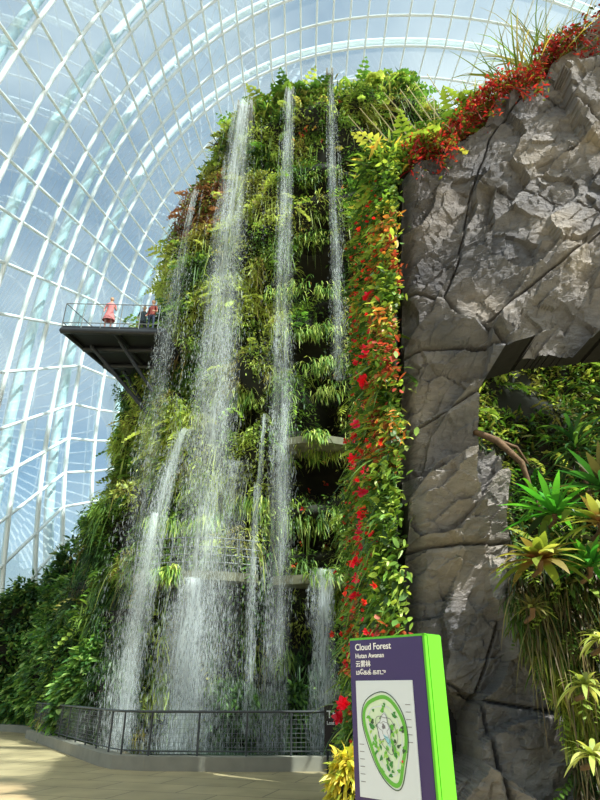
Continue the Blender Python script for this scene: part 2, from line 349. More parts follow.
def ledge(z,x0,x1,y,bow,rails=True):
    t=np.linspace(0,1,20); X=x0+(x1-x0)*t; Y=y-bow*np.sin(math.pi*t)
    V=[];F=[]
    for i in range(20):
        V+=[(X[i],Y[i],z-.22),(X[i],Y[i],z+.06),(X[i],Y[i]+1.6,z+.06),(X[i],Y[i]+1.6,z-.22)]
    for i in range(19):
        for k in range(4): F.append([i*4+k,i*4+(k+1)%4,i*4+4+(k+1)%4,i*4+4+k])
    o=mesh_from('walkway_slab',V,F,None,M_mconc); ch=[o]
    if rails:
        ps=[([(X[i],Y[i]+.06,z+h) for i in range(20)],.022) for h in (.35,.6,.85,1.15)]
        ps+=[([(X[i],Y[i]+.06,z+.05),(X[i],Y[i]+.06,z+1.15)],.025) for i in range(0,20,2)]
        ch.append(tubes('walkway_rail',ps,M_rail))
    acc=Acc(); nn=int(26*abs(x1-x0)); ti=rng.random(nn); ti=ti[fbm(np.stack([ti*6+x0,ti*0,ti*0],-1),2,4.)>.42]; nn=len(ti)
    P_=np.stack([x0+(x1-x0)*ti,y-bow*np.sin(math.pi*ti)+.05,np.full(nn,z+.05)],-1); k=9; m=nn*k
    strips(acc,rep(P_,k)+rng.normal(0,.07,(m,3)),np.array([0,-.6,.5])+rng.normal(0,.45,(m,3)),rng.uniform(.3,.8,m),rng.uniform(.04,.08,m),rng.uniform(1.5,3,m),4,pick([BG,YG,MG],m))
    ch.append(acc.build('trailing_ferns',M_mleaf))
    e=empty('walkway_ledge',(x0,y,z)); par(e,*ch)
ledge(5.0,-5.6,-1.4,20.0,.7); ledge(4.9,-.9,1.9,19.8,.35,False); ledge(10.0,-.5,1.7,20.1,.3,False)

for (x,z,w) in [(-2.95,29.6,.7),(-.55,30.7,.35),(1.65,32.3,.3)]:
    o1=boxobj('channel',M_conc,x,21.6,z-.25,w,2.2,.18); o2=boxobj('side_l',M_conc,x-w/2,21.6,z,.1,2.2,.6); o3=boxobj('side_r',M_conc,x+w/2,21.6,z,.1,2.2,.6)
    e=empty('water_spout',(x,21.6,z)); par(e,o1,o2,o3)

# ---------------------------------------------------------------- waterfalls
def waterfall(x0,y0,z0,x1,y1,z1,w0,w1,nstr,nd,vol,dsz=1.,veils=2,alpha=1.,spread=.34,fade=.5):
    acc=Acc(); H_=z0-z1
    so=rng.normal(0,spread,nstr); sy=rng.normal(0,.3,nstr)
    s=rng.integers(0,nstr,nd); f=rng.random(nd)**1.1
    wid=w0+(w1-w0)*f**.75
    jit=.015+.24*f
    X=x0+(x1-x0)*f**.6+so[s]*wid+rng.normal(0,1,nd)*jit*wid*.5+.07*np.sin(f*9+s)
    Y=y0+(y1-y0)*np.sqrt(f)+sy[s]*wid*.5
    Z=z0-H_*f+rng.normal(0,.1,nd)
    keep=(vnoise(np.stack([X*4,Y*2,Z*.7],-1),5.)>.3)&(Z<z0+.03)
    X,Y,Z,f=X[keep],Y[keep],np.maximum(Z[keep],z1+.1),f[keep]; n=len(X)
    P=np.stack([X,Y,Z],-1); c=np.ones((n,3))
    ln=rng.uniform(.04,.17,n)*(.7+.7*f)*vol; wd=rng.uniform(.006,.018,n)*dsz
    D=np.stack([rng.normal(0,.02,n),rng.normal(0,.02,n),-np.ones(n)],-1)
    strips(acc,P,D,ln,wd,0,2,c,1.5,[.4,1,.1],1)
    d=acc.build('drops',M_drop); ch=[d]
    V=[];F=[];C=[];b=0
    for v in range(veils):
        nr,nc=80,11
        for i in range(nr):
            t=i/(nr-1); w=(w0+(w1-w0)*t**.75)*(.75+.3*v)
            for j in range(nc):
                u=j/(nc-1)-.5
                V.append((x0+(x1-x0)*t**.6+u*w*1.15+.06*math.sin(t*9+v*2),y0+(y1-y0)*math.sqrt(t)+.12*math.sin(u*9+t*6+v)+.18*v,z0-H_*t))
                a=(1-(2*abs(u))**2)*alpha*(1-fade*t**.5)*(1 if v==0 else .6); C.append((a,a,a))
        for i in range(nr-1):
            for j in range(nc-1): q=b+i*nc+j; F.append([q,q+1,q+nc+1,q+nc])
        b+=nr*nc
    ch.append(mesh_from('veil',V,F,C,M_veil,True))
    e=empty('waterfall',(x0,y0,z1)); par(e,*ch)
waterfall(-2.95,20.4,29.7,-3.35,19.0,.1,.8,1.85,60,33000,1.,1.1,2,1.3,.34,.42)
waterfall(-.55,20.4,30.7,-.75,19.2,.1,.42,.95,24,14000,1.,1.05,2,1.1)
waterfall(1.65,20.4,32.3,1.55,19.9,12.5,.25,.6,12,5600,1.,1.05,2,1.)
waterfall(-4.25,20.0,10.4,-5.1,18.2,.1,.4,.8,22,6200,1.,1.,2,1.5)
waterfall(-4.95,20.3,23.,-5.5,18.9,.6,.3,1.3,18,6200,1.,.95,1,.55)
waterfall(-3.35,19.1,4.8,-3.4,18.4,.1,.9,1.2,34,6500,1.,1.05,2,1.7)
waterfall(.72,19.2,5.1,.75,18.7,.1,.65,.75,28,4800,1.,1.05,2,1.9)
waterfall(-1.35,20.0,11.0,-1.6,19.0,.5,.14,.5,10,3000,1.,1.,1,1.2)
waterfall(-.62,19.9,11.4,-.72,19.4,5.,.2,.4,8,1200,1.,1.,1,1.1)
waterfall(-4.75,18.7,6.8,-4.8,18.0,.1,.3,.8,14,2600,1.,1.,1,1.2)
waterfall(-2.4,19.6,9.0,-2.6,18.7,.1,1.2,2.2,30,5000,1.,.9,1,.5)
pool=polyslab('pool',[(-5.4,19.6),(-4.2,16.8),(.9,16.6),(1.6,20.2),(-5.4,20.4)],.01,.16,simple('pool_water',srgb(40,52,44),.08,noise=.05))

def bush(name,cx,cy,cz,rx,ry,rz,n,L,W,pal,core=True,trunk=True,droop=.8,seg=3,mat=None,lump=.5):
    acc=Acc(); u=nrm(rng.normal(0,1,(n,3))); u[:,2]=np.where(u[:,2]<-.6,-u[:,2],u[:,2])
    r=(1.16-lump)+lump*(2*fbm(u*2.6+cx,3,5.)-.5)*1.0+rng.normal(0,.06,n); r=np.clip(r,.4,1.35); cen=np.array([cx,cy,cz]); R=np.array([rx,ry,rz])
    P=cen+u*R*r[:,None]; P[:,2]=np.maximum(P[:,2],.03)
    c=pick(pal,n)*(.35+1.3*fbm(P*1.1,2,8.))[:,None]
    strips(acc,P,nrm(u/R)+rng.normal(0,.6,(n,3)),rng.uniform(.6,1.3,n)*L,rng.uniform(.7,1.2,n)*W,rng.uniform(.3,1.6,n)*droop,seg,c)
    lf=acc.build('leaves',mat or M_leaf); ch=[lf]
    if core:
        bm=bmesh.new(); bmesh.ops.create_icosphere(bm,subdivisions=4,radius=1)
        for v in bm.verts:
            q=np.array(v.co); k=(1.06-lump)+lump*(2*float(fbm(q[None]*2.6+cx,3,5.)[0])-.5); k=min(max(k*.93,.35),1.25); v.co=Vector(cen+q*R*k); v.co.z=max(v.co.z,.02)
        m=bpy.data.meshes.new('twig_mass'); bm.to_mesh(m); bm.free(); m.materials.append(M_soil); o=bpy.data.objects.new('twig_mass',m); COL.objects.link(o); ch.append(o)
    if trunk:
        ps=[([(cx,cy,0),(cx+.1,cy,cz*.5),(cx-.05,cy,cz)],[.14,.11,.07])]
        for k in range(5):
            a=k*1.3; ps.append(([(cx,cy,cz*.45),(cx+rx*.35*math.cos(a),cy+ry*.35*math.sin(a),cz*.8),(cx+rx*.7*math.cos(a),cy+ry*.7*math.sin(a),cz+rz*.4)],[.08,.05,.02]))
        ch.append(tubes('trunk',ps,M_bark))
    e=empty(name,(cx,cy,0)); par(e,*ch)
gp=[srgb(74,114,54),srgb(100,138,62),srgb(54,90,44),srgb(140,166,88)]
gp2=[srgb(60,96,50),srgb(84,122,54),srgb(44,76,40),srgb(120,140,70)]
for i,(x,y,z,r,h) in enumerate([(-14.2,31.8,3.0,1.7,3.4),(-11.9,30.6,2.5,1.5,2.9),(-13.2,35.5,4.4,2.6,4.2),(-10.2,27.8,2.9,1.5,3.2),(-8.5,24.6,2.0,1.2,2.3),(-7.1,22.2,1.5,1.0,1.9),(-15.4,33.5,2.2,1.4,2.6),(-9.6,26.2,1.0,.9,1.3),(-12.4,29.6,1.0,.9,1.2)]):
    bush('tropical_tree',x,y,z,r,r,h,7500,[.34,.28,.42][i%3],[.15,.09,.2][i%3],gp if i%2 else gp2,mat=M_mleaf,lump=.62)
for (x,y,z,r,h) in [(-6.0,20.4,1.0,.8,1.5),(-2.0,20.4,.6,.8,1.1),(-.1,20.2,.6,.6,1.0),(2.3,18.4,.8,.8,1.5)]:
    bush('fern_shrub',x,y,z,r,.7,h,2600,.34,.08,[DG,MG,srgb(60,90,40)],True,False,1.4)

# ---------------------------------------------------------------- observation deck
dz=15.0
slab=polyslab('deck_slab',[(-9.8,19.9),(-5.6,20.1),(-5.2,24.3),(-8.5,24.3)],dz-.12,dz,M_dark)
pp=[]
fr=[(-9.8,19.9),(-5.9,20.05)]; lf_=[(-9.8,19.9),(-8.5,24.3)]
def lerp(a,b,t): return (a[0]+(b[0]-a[0])*t,a[1]+(b[1]-a[1])*t)
for e in (fr,lf_):
    for t in np.linspace(0,1,6):
        q=lerp(*e,t); pp.append(([(q[0],q[1],dz-.1),(q[0],q[1],dz+1.1)],.02))
    for h in (1.1,.15): pp.append(([(*e[0],dz+h),(*e[1],dz+h)],.02))
rail=tubes('deck_rail',pp,M_rail)
gl=mesh_from('rail_glazing',[(-9.8,19.9,dz+.15),(-5.9,20.05,dz+.15),(-5.9,20.05,dz+1.05),(-9.8,19.9,dz+1.05),(-8.5,24.3,dz+.15),(-8.5,24.3,dz+1.05)],[[0,1,2,3],[0,4,5,3]],None,M_rglass)
bp=[]
for t in (0.,.33,.66,1.):
    a=lerp((-9.8,19.9),(-8.5,24.3),t); b=lerp((-5.6,20.1),(-5.2,24.3),t); bp.append(([(a[0],a[1],dz-.25),(b[0],b[1],dz-.25)],.13))
for t in (0.,.5,1.): 
    a=lerp((-9.8,19.9),(-5.6,20.1),t); b=lerp((-8.5,24.3),(-5.2,24.3),t); bp.append(([(a[0],a[1],dz-.2),(b[0],b[1],dz-.2)],.1))
bp+=[([(-8.9,21.0,dz-.3),(-6.4,22.2,dz-3.0)],.09),([(-8.1,23.2,dz-.3),(-6.4,23.6,dz-3.0)],.09),([(-7.6,20.6,dz-.3),(-6.2,21.6,dz-2.2)],.07)]
beams=tubes('deck_beams',bp,M_dark)
deck=empty('observation_deck',(-7.5,22,dz)); par(deck,slab,rail,gl,beams)

# ---------------------------------------------------------------- visitors
M_skin=simple('skin',srgb(196,150,120),.6,noise=.02)
def visitor(x,y,z,rot,top,bot,hair,armup=0.,dress=False):
    J=[(0,0,.95),(0,0,1.15),(0,0,1.38),(0,0,1.48),(.09,0,.9),(.11,.02,.5),(.11,0,.07),(.12,-.13,.03),(-.09,0,.9),(-.12,-.03,.5),(-.12,.02,.07),(-.13,-.11,.03),
       (.18,0,1.36),(.24,.02,1.1),(.2,-.16-.1*armup,.95+.25*armup),(.18,-.23-.1*armup,.9+.3*armup),(-.18,0,1.36),(-.25,.03,1.1),(-.22,-.12,.92),(-.2,-.17,.86),(0,-.01,1.56)]
    E=[(0,1),(1,2),(2,3),(3,20),(0,4),(4,5),(5,6),(6,7),(0,8),(8,9),(9,10),(10,11),(2,12),(12,13),(13,14),(14,15),(2,16),(16,17),(17,18),(18,19)]
    R=[.13,.12,.13,.055,.085,.055,.038,.03,.085,.055,.038,.03,.05,.038,.028,.02,.05,.038,.028,.02,.06]
    me=bpy.data.meshes.new('b'); me.from_pydata(J,E,[]); o=bpy.data.objects.new('body',me); COL.objects.link(o)
    md=o.modifiers.new('s','SKIN'); 
    for i,r in enumerate(R): me.skin_vertices[0].data[i].radius=(r*1.1,r*.8)
    me.skin_vertices[0].data[0].use_root=True
    sb=o.modifiers.new('u','SUBSURF'); sb.levels=2; sb.render_levels=2
    dg=bpy.context.evaluated_depsgraph_get(); nm=bpy.data.meshes.new_from_object(o.evaluated_get(dg)); bpy.data.objects.remove(o)
    o=bpy.data.objects.new('body',nm); COL.objects.link(o); nm.materials.clear()
    mt=simple('shirt',top,.8,noise=.03); mb=simple('trousers',bot,.8,noise=.03); mh=simple('hair',hair,.6,noise=.1)
    for m in (M_skin,mt,mb,mh): nm.materials.append(m)
    for pl in nm.polygons:
        c=pl.center; pl.use_smooth=True
        pl.material_index=1 if (c.z>.93 and c.z<1.45 and abs(c.x)<.25 and c.y>-.12) else (2 if c.z<=.93 and abs(c.x)<.19 and c.z>.1 else (3 if c.z<=.08 else 0))
    bm=bmesh.new(); bmesh.ops.create_uvsphere(bm,u_segments=20,v_segments=14,radius=1)
    for v in bm.verts:
        q=v.co.copy(); s=.078*(1-.18*max(0,-q.z)); v.co=Vector((q.x*s,q.y*.095,q.z*.118+1.64))
        if q.y<-.85 and abs(q.x)<.25 and abs(q.z)<.35: v.co.y-=.018
    for f in bm.faces: f.smooth=True; c=f.calc_center_median(); f.material_index=1 if (c.z>1.69 or (c.y>.02 and c.z>1.58)) else 0
    hm=bpy.data.meshes.new('head'); bm.to_mesh(hm); bm.free(); hm.materials.append(M_skin); hm.materials.append(mh)
    ho=bpy.data.objects.new('head',hm); COL.objects.link(ho)
    ch=[o,ho]
    if dress:
        V=[];F=[]; pr=[(1.42,.1),(1.36,.17),(1.2,.14),(1.05,.135),(.85,.19),(.55,.27)]
        for h,r in pr:
            for k in range(16): a=k/16*2*math.pi; V.append((r*math.cos(a),r*.75*math.sin(a),h))
        for i in range(len(pr)-1):
            for k in range(16): F.append([i*16+k,i*16+(k+1)%16,(i+1)*16+(k+1)%16,(i+1)*16+k])
        ch.append(mesh_from('dress',V,F,None,mt,True))
    e=empty('visitor',(0,0,0)); par(e,*ch); e.location=(x,y,z); e.rotation_euler=(0,0,rot)
visitor(-8.1,20.35,dz,.15,srgb(214,124,124),srgb(200,150,140),srgb(40,28,22),.6,True)
visitor(-6.35,20.55,dz,-.4,srgb(170,80,72),srgb(50,56,80),srgb(30,24,20),.3)
visitor(-6.85,21.0,dz,.5,srgb(60,70,80),srgb(40,44,54),srgb(26,22,20))

# ---------------------------------------------------------------- fence with curb
FP=[(-9.9,24.6),(-4.55,16.0),(-4.1,15.45),(-3.4,15.15),(-1.2,15.0),(.8,15.1)]
def resample(pts,step):
    out=[];P_=[np.array(p,float) for p in pts]
    for a,b in zip(P_[:-1],P_[1:]):
        n=max(1,int(round(np.linalg.norm(b-a)/step)))
        for i in range(n): out.append(a+(b-a)*i/n)
    out.append(P_[-1]); return out
Q=resample(FP,.3)
V=[];F=[]
for i,q in enumerate(Q):
    a=Q[max(0,i-1)];b=Q[min(len(Q)-1,i+1)]; d=nrm(b-a); n=np.array([d[1],-d[0]])
    for off,z in ((.22,0),(.22,.27),(-.15,.27),(-.15,0)): V.append((q[0]+n[0]*off,q[1]+n[1]*off,z))
for i in range(len(Q)-1):
    for k in range(4): F.append([i*4+k,i*4+(k+1)%4,i*4+4+(k+1)%4,i*4+4+k])
curb=mesh_from('fence_curb',V,F,None,M_conc)
ps=[]
for h,r in ((1.14,.028),(.36,.016)): ps.append(([(q[0],q[1],h) for q in Q],r))
for q in resample(FP,1.15): ps.append(([(q[0],q[1],.25),(q[0],q[1],1.14)],.024))
fr_=tubes('rail_and_posts',ps,M_fence)
Q2=resample(FP,.11); ms=[([(q[0],q[1],.36),(q[0],q[1],1.1)],.0035) for q in Q2]
for h in np.arange(.44,1.1,.09): ms.append(([(q[0],q[1],h) for q in Q],.0035))
mesh_=tubes('wire_mesh',ms,M_rail,0)
fence=empty('safety_fence',(-3,15,0)); par(fence,curb,fr_,mesh_)
polyslab('path_curb',[(-13.4,28.8),(-10.4,26.6),(-10.2,26.9),(-13.2,29.1)],0,.25,M_conc)

# ---------------------------------------------------------------- rock wall
def wy(X): return 7.15-.15*(X-1.8)
OP=np.array([(2.42,5.24),(2.80,5.80),(3.3,5.92),(4.2,5.96),(8.2,6.05),(8.2,2.1),(2.9,2.15),(2.62,2.7),(2.50,3.5),(2.62,4.0),(2.46,4.6)])
def inpoly(x,z,poly):
    r=np.zeros(x.shape,bool); n=len(poly)
    for i in range(n):
        x1,z1=poly[i]; x2,z2=poly[(i+1)%n]
        c=((z1>z)!=(z2>z))&(x<(x2-x1)*(z-z1)/((z2-z1)+1e-12)+x1); r^=c
    return r
def segd(x,z,a,b):
    ax,az=a;bx,bz=b; dx,dz_=bx-ax,bz-az; t=np.clip(((x-ax)*dx+(z-az)*dz_)/(dx*dx+dz_*dz_),0,1)
    cx,cz=ax+t*dx,az+t*dz_; return np.hypot(x-cx,z-cz),cx,cz
TX=[1.1,1.9,2.7,2.9,3.9,4.1,5.2,5.5,9]; TZ=[9.7,10.0,10.6,11.0,11.5,11.9,12.6,13.0,14.2]
na,nb=330,540
a=np.linspace(0,1,na)**1.15; b=np.linspace(0,1,nb); Ag,Bg=np.meshgrid(a,b)
X0=1.1+Ag*7.9
top=np.interp(X0,TX,TZ)+.15*(fbm(np.stack([X0*2,X0*0,X0*0],-1),3,2.)-.5)
Z=Bg*top; X=X0+(1-Ag)*.07*Z
p2=np.stack([X,Z*0,Z],-1)
def facet(X,Z,scale,seed,ani=1.,rot=.5,amp=1.,warp=.25,step=1.,slope=1.):
    cr,sr=math.cos(rot),math.sin(rot)
    w1=fbm(np.stack([X*1.5,X*0,Z*1.5],-1),2,seed)-.5; w2=fbm(np.stack([X*1.5,X*0+5,Z*1.5],-1),2,seed+3)-.5
    U=((X*cr+Z*sr)*ani+w1*warp)/scale; Vv=((-X*sr+Z*cr)+w2*warp)/scale
    iu,iv=np.floor(U),np.floor(Vv); best=np.full(U.shape,9e9); H_=np.zeros(U.shape)
    for du in (-1,0,1):
        for dv in (-1,0,1):
            cu,cv=iu+du,iv+dv; su=cu+hsh(cu,cv,cv*0,seed); sv=cv+hsh(cu,cv,cv*0+3,seed)
            d=(U-su)**2+(Vv-sv)**2; h=step*(hsh(cu,cv,cv*0+7,seed)-.5)+slope*((hsh(cu,cv,cv*0+9,seed)-.5)*2.4*(U-su)+(hsh(cu,cv,cv*0+11,seed)-.25)*2.0*(Vv-sv))
            m=d<best; best=np.where(m,d,best); H_=np.where(m,h,H_)
    return H_*amp
u_=X*.8+Z*.6; v_=-X*.6+Z*.8
ridge=1-np.abs(2*fbm(np.stack([u_*1.0,u_*0,v_*3.2],-1)+.5*fbm(p2*2,2,61.)[...,None],4,26.)-1)
D=facet(X,Z,1.6,1.,.7,.45,.42,.3,.5,1.)+facet(X,Z,.7,2.,.6,.75,.21,.3,.5,1.)+facet(X,Z,.26,4.,.7,.5,.07,.3,.5,1.)+facet(X,Z,.10,5.,.8,.9,.018,.2,.5,1.)+.09*(ridge-.6)+.05*(fbm(p2*1.3,3,6.)-.5)
JO=[[(1.4,7.0),(2.15,6.8),(2.5,6.2),(2.84,5.85)],[(2.9,9.1),(2.46,7.5),(2.15,6.8)],[(2.9,9.1),(4.7,8.3),(7,7.9)],[(1.4,5.9),(2.84,5.85)],[(1.3,4.65),(2.42,5.24)],[(1.1,3.1),(2.55,3.2)],
    [(4.1,11.2),(5.1,10.1),(6.5,9.8)],[(2.5,6.2),(3.9,7.3),(5.0,8.2)],[(1.2,1.9),(1.95,1.5),(3.2,1.3),(4.5,1.6)],[(1.95,1.5),(2.1,0)],[(2.55,3.2),(2.3,2.3),(1.95,1.5)],[(2.9,9.1),(3.3,10.2),(4.1,11.2)],[(4.5,1.6),(4.2,0)]]
g=np.full(X.shape,9.)
for pl in JO:
    for i in range(len(pl)-1):
        d,_,_=segd(X+.06*(fbm(p2*1.6,3,8.)-.5),Z+.06*(fbm(p2*1.6,3,18.)-.5),pl[i],pl[i+1]); g=np.minimum(g,d)
# every panel between the joints sits at its own depth
side=np.zeros(X.shape)
for k_,(pt,dep) in enumerate([((1.9,8.2),-.08),((3.6,7.6),.05),((4.2,9.6),.0),((1.9,6.4),.06),((1.8,5.4),-.03),((1.9,4.0),.05),((1.8,2.5),-.05),((3.2,.8),.04)]):
    side+=dep*np.exp(-(((X-pt[0])/.9)**4+((Z-pt[1])/.8)**4))
D=(D+side)*np.clip(.75+g/.3,0,1)-.11*np.exp(-(g/.013)**2)
gl_=Ag*(9-1.1); D=D-.25*np.exp(-(gl_/.12)**2)
Yv=wy(X)-D
shade_joints=1-.5*np.clip(1-(X-1.6)/1.6,0,1)*np.clip((Z-5.9)/1.2,0,1)*(.55+.9*fbm(p2*.8,3,99.))  # shadow on the upper left rock, painted in as darker vertex colour
shade_joints=shade_joints*(1-.3*np.exp(-(g/.015)**2))
ins=inpoly(X,Z,OP)
od=np.full(X.shape,9.);ox=X.copy();oz=Z.copy()
for i in range(len(OP)):
    d,cx_,cz_=segd(X,Z,OP[i],OP[(i+1)%len(OP)]); m=d<od; od=np.where(m,d,od); ox=np.where(m,cx_,ox); oz=np.where(m,cz_,oz)
X_=np.where((od<.018),ox,X); Z_=np.where((od<.018),oz,Z)
idx=np.arange(na*nb).reshape(nb,na); q=np.stack([idx[:-1,:-1],idx[:-1,1:],idx[1:,1:],idx[1:,:-1]],-1)
cen=(ins[:-1,:-1].astype(int)+ins[:-1,1:]+ins[1:,1:]+ins[1:,:-1])
F=q[cen<2]
stc=np.stack([shade_joints,shade_joints,shade_joints**.92],-1)
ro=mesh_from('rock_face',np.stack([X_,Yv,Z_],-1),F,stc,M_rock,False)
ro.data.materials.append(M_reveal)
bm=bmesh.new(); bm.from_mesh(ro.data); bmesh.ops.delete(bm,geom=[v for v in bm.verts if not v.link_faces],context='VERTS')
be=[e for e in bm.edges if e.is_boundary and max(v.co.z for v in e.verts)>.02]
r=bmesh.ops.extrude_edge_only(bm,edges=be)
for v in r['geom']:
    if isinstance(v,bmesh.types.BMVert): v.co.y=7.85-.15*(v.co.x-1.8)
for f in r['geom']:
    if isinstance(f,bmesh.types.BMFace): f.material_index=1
bm.to_mesh(ro.data); bm.free()
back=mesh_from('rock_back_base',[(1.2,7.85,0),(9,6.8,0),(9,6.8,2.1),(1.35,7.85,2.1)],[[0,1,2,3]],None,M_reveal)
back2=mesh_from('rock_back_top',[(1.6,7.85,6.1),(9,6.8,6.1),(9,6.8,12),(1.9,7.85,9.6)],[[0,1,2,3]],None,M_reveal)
rockw=empty('rock_wall',(1.8,7.2,0)); par(rockw,ro,back,back2)
br=tubes('driftwood_branch',[([(2.35,7.4,4.85),(2.62,7.1,4.55),(2.85,7.0,4.2),(2.95,7.1,3.8)],[.04,.05,.04,.03]),([(2.62,7.1,4.55),(2.9,7.2,4.5),(3.05,7.3,4.3)],[.03,.02,.015])],M_bark)

# ---------------------------------------------------------------- flowering green wall (left side of rock wall)
def gw(a,b):
    z=b*(10.0+3.2*a); xn=1.1+.07*z-.02; xf=1.02+.067*z
    X=xn+(xf-xn)*a; Y=7.25+4.75*a
    p=np.stack([X,Y,z],-1); p[...,0]-= .45*(fbm(p*.8,3,12.)-.35); return p
a=np.linspace(0,1,40);b=np.linspace(0,1,90);Aa,Bb=np.meshgrid(a,b); Pg=gw(Aa,Bb); idx=np.arange(3600).reshape(90,40)
F=np.stack([idx[:-1,:-1],idx[1:,:-1],idx[1:,1:],idx[:-1,1:]],-1).reshape(-1,4)
gb=mesh_from('planting_substrate',Pg,F,None,M_soil,True)
gback=mesh_from('substrate_back',[(1.1,12,0),(3.0,12.2,0),(3.4,12.2,13.1),(1.95,12,13.1)],[[0,1,2,3]],None,M_soil)
acc=Acc(); n=16000
aa=rng.random(n)*1.07-.07;bb=rng.random(n)**.9; p=gw(aa,bb); out=np.array([-.85,-.5,0.])
p=p+out*rng.uniform(0,.28,(n,1)); q=fbm(p*1.1,3,50.); q2=fbm(p*2.2,2,60.)
FG=[srgb(96,134,52),srgb(70,106,46),srgb(148,172,76),srgb(54,82,40),srgb(116,148,58)]
FO=[srgb(196,130,60),srgb(196,180,84),srgb(160,96,58),srgb(166,176,84)]
FR=[srgb(156,66,54),srgb(176,90,60)]
c=np.where((q<.56)[:,None],pick(FG,n),np.where((q2<.54)[:,None],pick(FO,n),pick(FR,n)))
c=np.where((rng.random(n)<.42)[:,None],pick(FG,n),c)
kk=fbm(p*2.4,2,66.)>.36; p,c=p[kk],c[kk]
k=4; m=len(p)*k
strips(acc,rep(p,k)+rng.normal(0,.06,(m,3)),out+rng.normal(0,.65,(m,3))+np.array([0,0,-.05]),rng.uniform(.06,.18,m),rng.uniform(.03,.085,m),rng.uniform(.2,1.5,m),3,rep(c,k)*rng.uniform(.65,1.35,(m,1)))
nn=900; p=gw(rng.random(nn),rng.random(nn)); strips(acc,p+out*.15,out+rng.normal(0,.5,(nn,3)),rng.uniform(.4,.9,nn),rng.uniform(.015,.05,nn),rng.uniform(1,3,nn),6,pick(FG,nn))
nn=420; p=gw(rng.random(nn),rng.random(nn)*.95); fronds(acc,p,out+rng.normal(0,.45,(nn,3)),rng.uniform(.35,.8,nn),.25,1.4,pick(FG,nn),7)
nn=500; p=gw(rng.random(nn),np.full(nn,.99)); k=7; m=nn*k
strips(acc,rep(p,k)+rng.normal(0,.15,(m,3)),rng.normal(0,.6,(m,3))+np.array([-.2,-.2,.8]),rng.uniform(.2,.5,m),rng.uniform(.05,.1,m),rng.uniform(.3,1.5,m),3,pick(FG+FO[1:2],m))
gf=acc.build('wall_foliage',leafmat('wall_leaf',.45,.35,1.25,(1.4,1.35,.8)))
acc=Acc()
def flowers(acc,p,size,pal,petals=6,nrmv=np.array([-.5,-.85,.2])):
    n=len(p); c=pick(pal,n); ax=nrm(nrmv+rng.normal(0,.35,(n,3))); s=nrm(np.cross(ax,np.array([0,0,1.]))); t=np.cross(s,ax)
    for i in range(petals):
        th=2*math.pi*i/petals+.3; d=s*math.cos(th)+t*math.sin(th)+ax*.35
        strips(acc,p,d,size,size*.9,.3,3,c*rng.uniform(.85,1.2,(n,1)),.5,[.4,1,.8,.2],.85)
rp=[srgb(228,28,48),srgb(240,48,80),srgb(214,48,38),srgb(236,72,50)]
cl=gw(rng.random(60)*.8,.12+.85*rng.random(60)); p=rep(cl,5)+rng.normal(0,1,(300,3))*np.array([.1,.3,.3])+out*.38
flowers(acc,p,rng.uniform(.03,.06,len(p)),rp)
p=gw(rng.random(380),rng.random(380))+out*.36; flowers(acc,p,rng.uniform(.02,.045,380),rp+[srgb(226,130,60),srgb(240,180,90)])
nb_=24; big=gw(rng.uniform(.02,.5,nb_),np.concatenate([rng.uniform(.25,.6,18),rng.uniform(.1,.25,3),rng.uniform(.6,.8,3)]))+out*.46
flowers(acc,big,.105,[srgb(240,28,60),srgb(244,50,100)],7)
gfl=acc.build('wall_flowers',M_petal)
gwall=empty('flowering_green_wall',(1.2,9,0)); par(gwall,gb,gback,gf,gfl)

# ---------------------------------------------------------------- red creeping plants on rock crest
acc=Acc(); n=1900
xx=1.85+rng.random(n)**.9*7.; tz=np.interp(xx-.3,TX,TZ)
clump=fbm(np.stack([xx*1.7,xx*0,xx*0],-1),2,3.)
p=np.stack([xx,wy(xx)-.1+rng.uniform(-.25,.5,n),tz+.03+rng.normal(0,.10,n)-rng.random(n)**2.5*.75*(clump>.5)],-1)
cr=[srgb(156,36,44),srgb(184,50,56),srgb(128,36,44),srgb(186,78,64),srgb(90,100,44),srgb(110,120,50)]
k=6; m=n*k
strips(acc,rep(p,k)+rng.normal(0,.05,(m,3)),rng.normal(0,.7,(m,3))+np.array([0,-.5,.2]),rng.uniform(.05,.14,m),rng.uniform(.025,.055,m),rng.uniform(.3,1.5,m),2,pick(cr,m))
nn=160; pp_=p[rng.integers(0,n,nn)]; strips(acc,pp_,rng.normal(0,.4,(nn,3))+np.array([0,-.5,-.1]),rng.uniform(.25,.7,nn),.02,2.,6,pick(cr,nn))
for gx,gy,h in [(3.4,7.5,1.0),(4.3,7.4,1.8),(4.8,7.3,2.0),(2.4,7.6,.8),(5.4,7.3,1.2)]:
    gz=float(np.interp(gx-.3,TX,TZ)); m=110
    P_=np.array([gx,gy,gz])+rng.normal(0,.12,(m,3))*np.array([1,1,.3])
    strips(acc,P_,rng.normal(0,.35,(m,3))+np.array([0,0,1.]),rng.uniform(.6,1.1,m)*h,rng.uniform(.015,.04,m),rng.uniform(.3,1.4,m),6,pick([srgb(170,160,90),srgb(120,140,60),srgb(110,140,56)],m))
nn=60; px=rng.uniform(1.9,3.6,nn); P_=np.stack([px,np.full(nn,7.7),np.interp(px,[1.9,3.6],[10.0,11.3])],-1)
fronds(acc,P_,rng.normal(0,.7,(nn,3))+np.array([-.3,-.1,1.1]),rng.uniform(.7,1.4,nn),.2,rng.uniform(.8,2,nn),pick([BG,YG,MG],nn),11)
cf=acc.build('crest_foliage',M_leaf)
sp=[]
for i in range(12):
    a=rng.uniform(-1.1,.5); x=1.9+.13*i; sp.append(([(x,7.7,10.0+.1*i),(x+math.sin(a)*.7,7.8,11.0+.1*i),(x+math.sin(a)*1.4,7.9,12.0+.12*i)],[.02,.014,.008]))
st=tubes('bare_stems',sp,simple('pale_stem',srgb(186,176,130),.8))
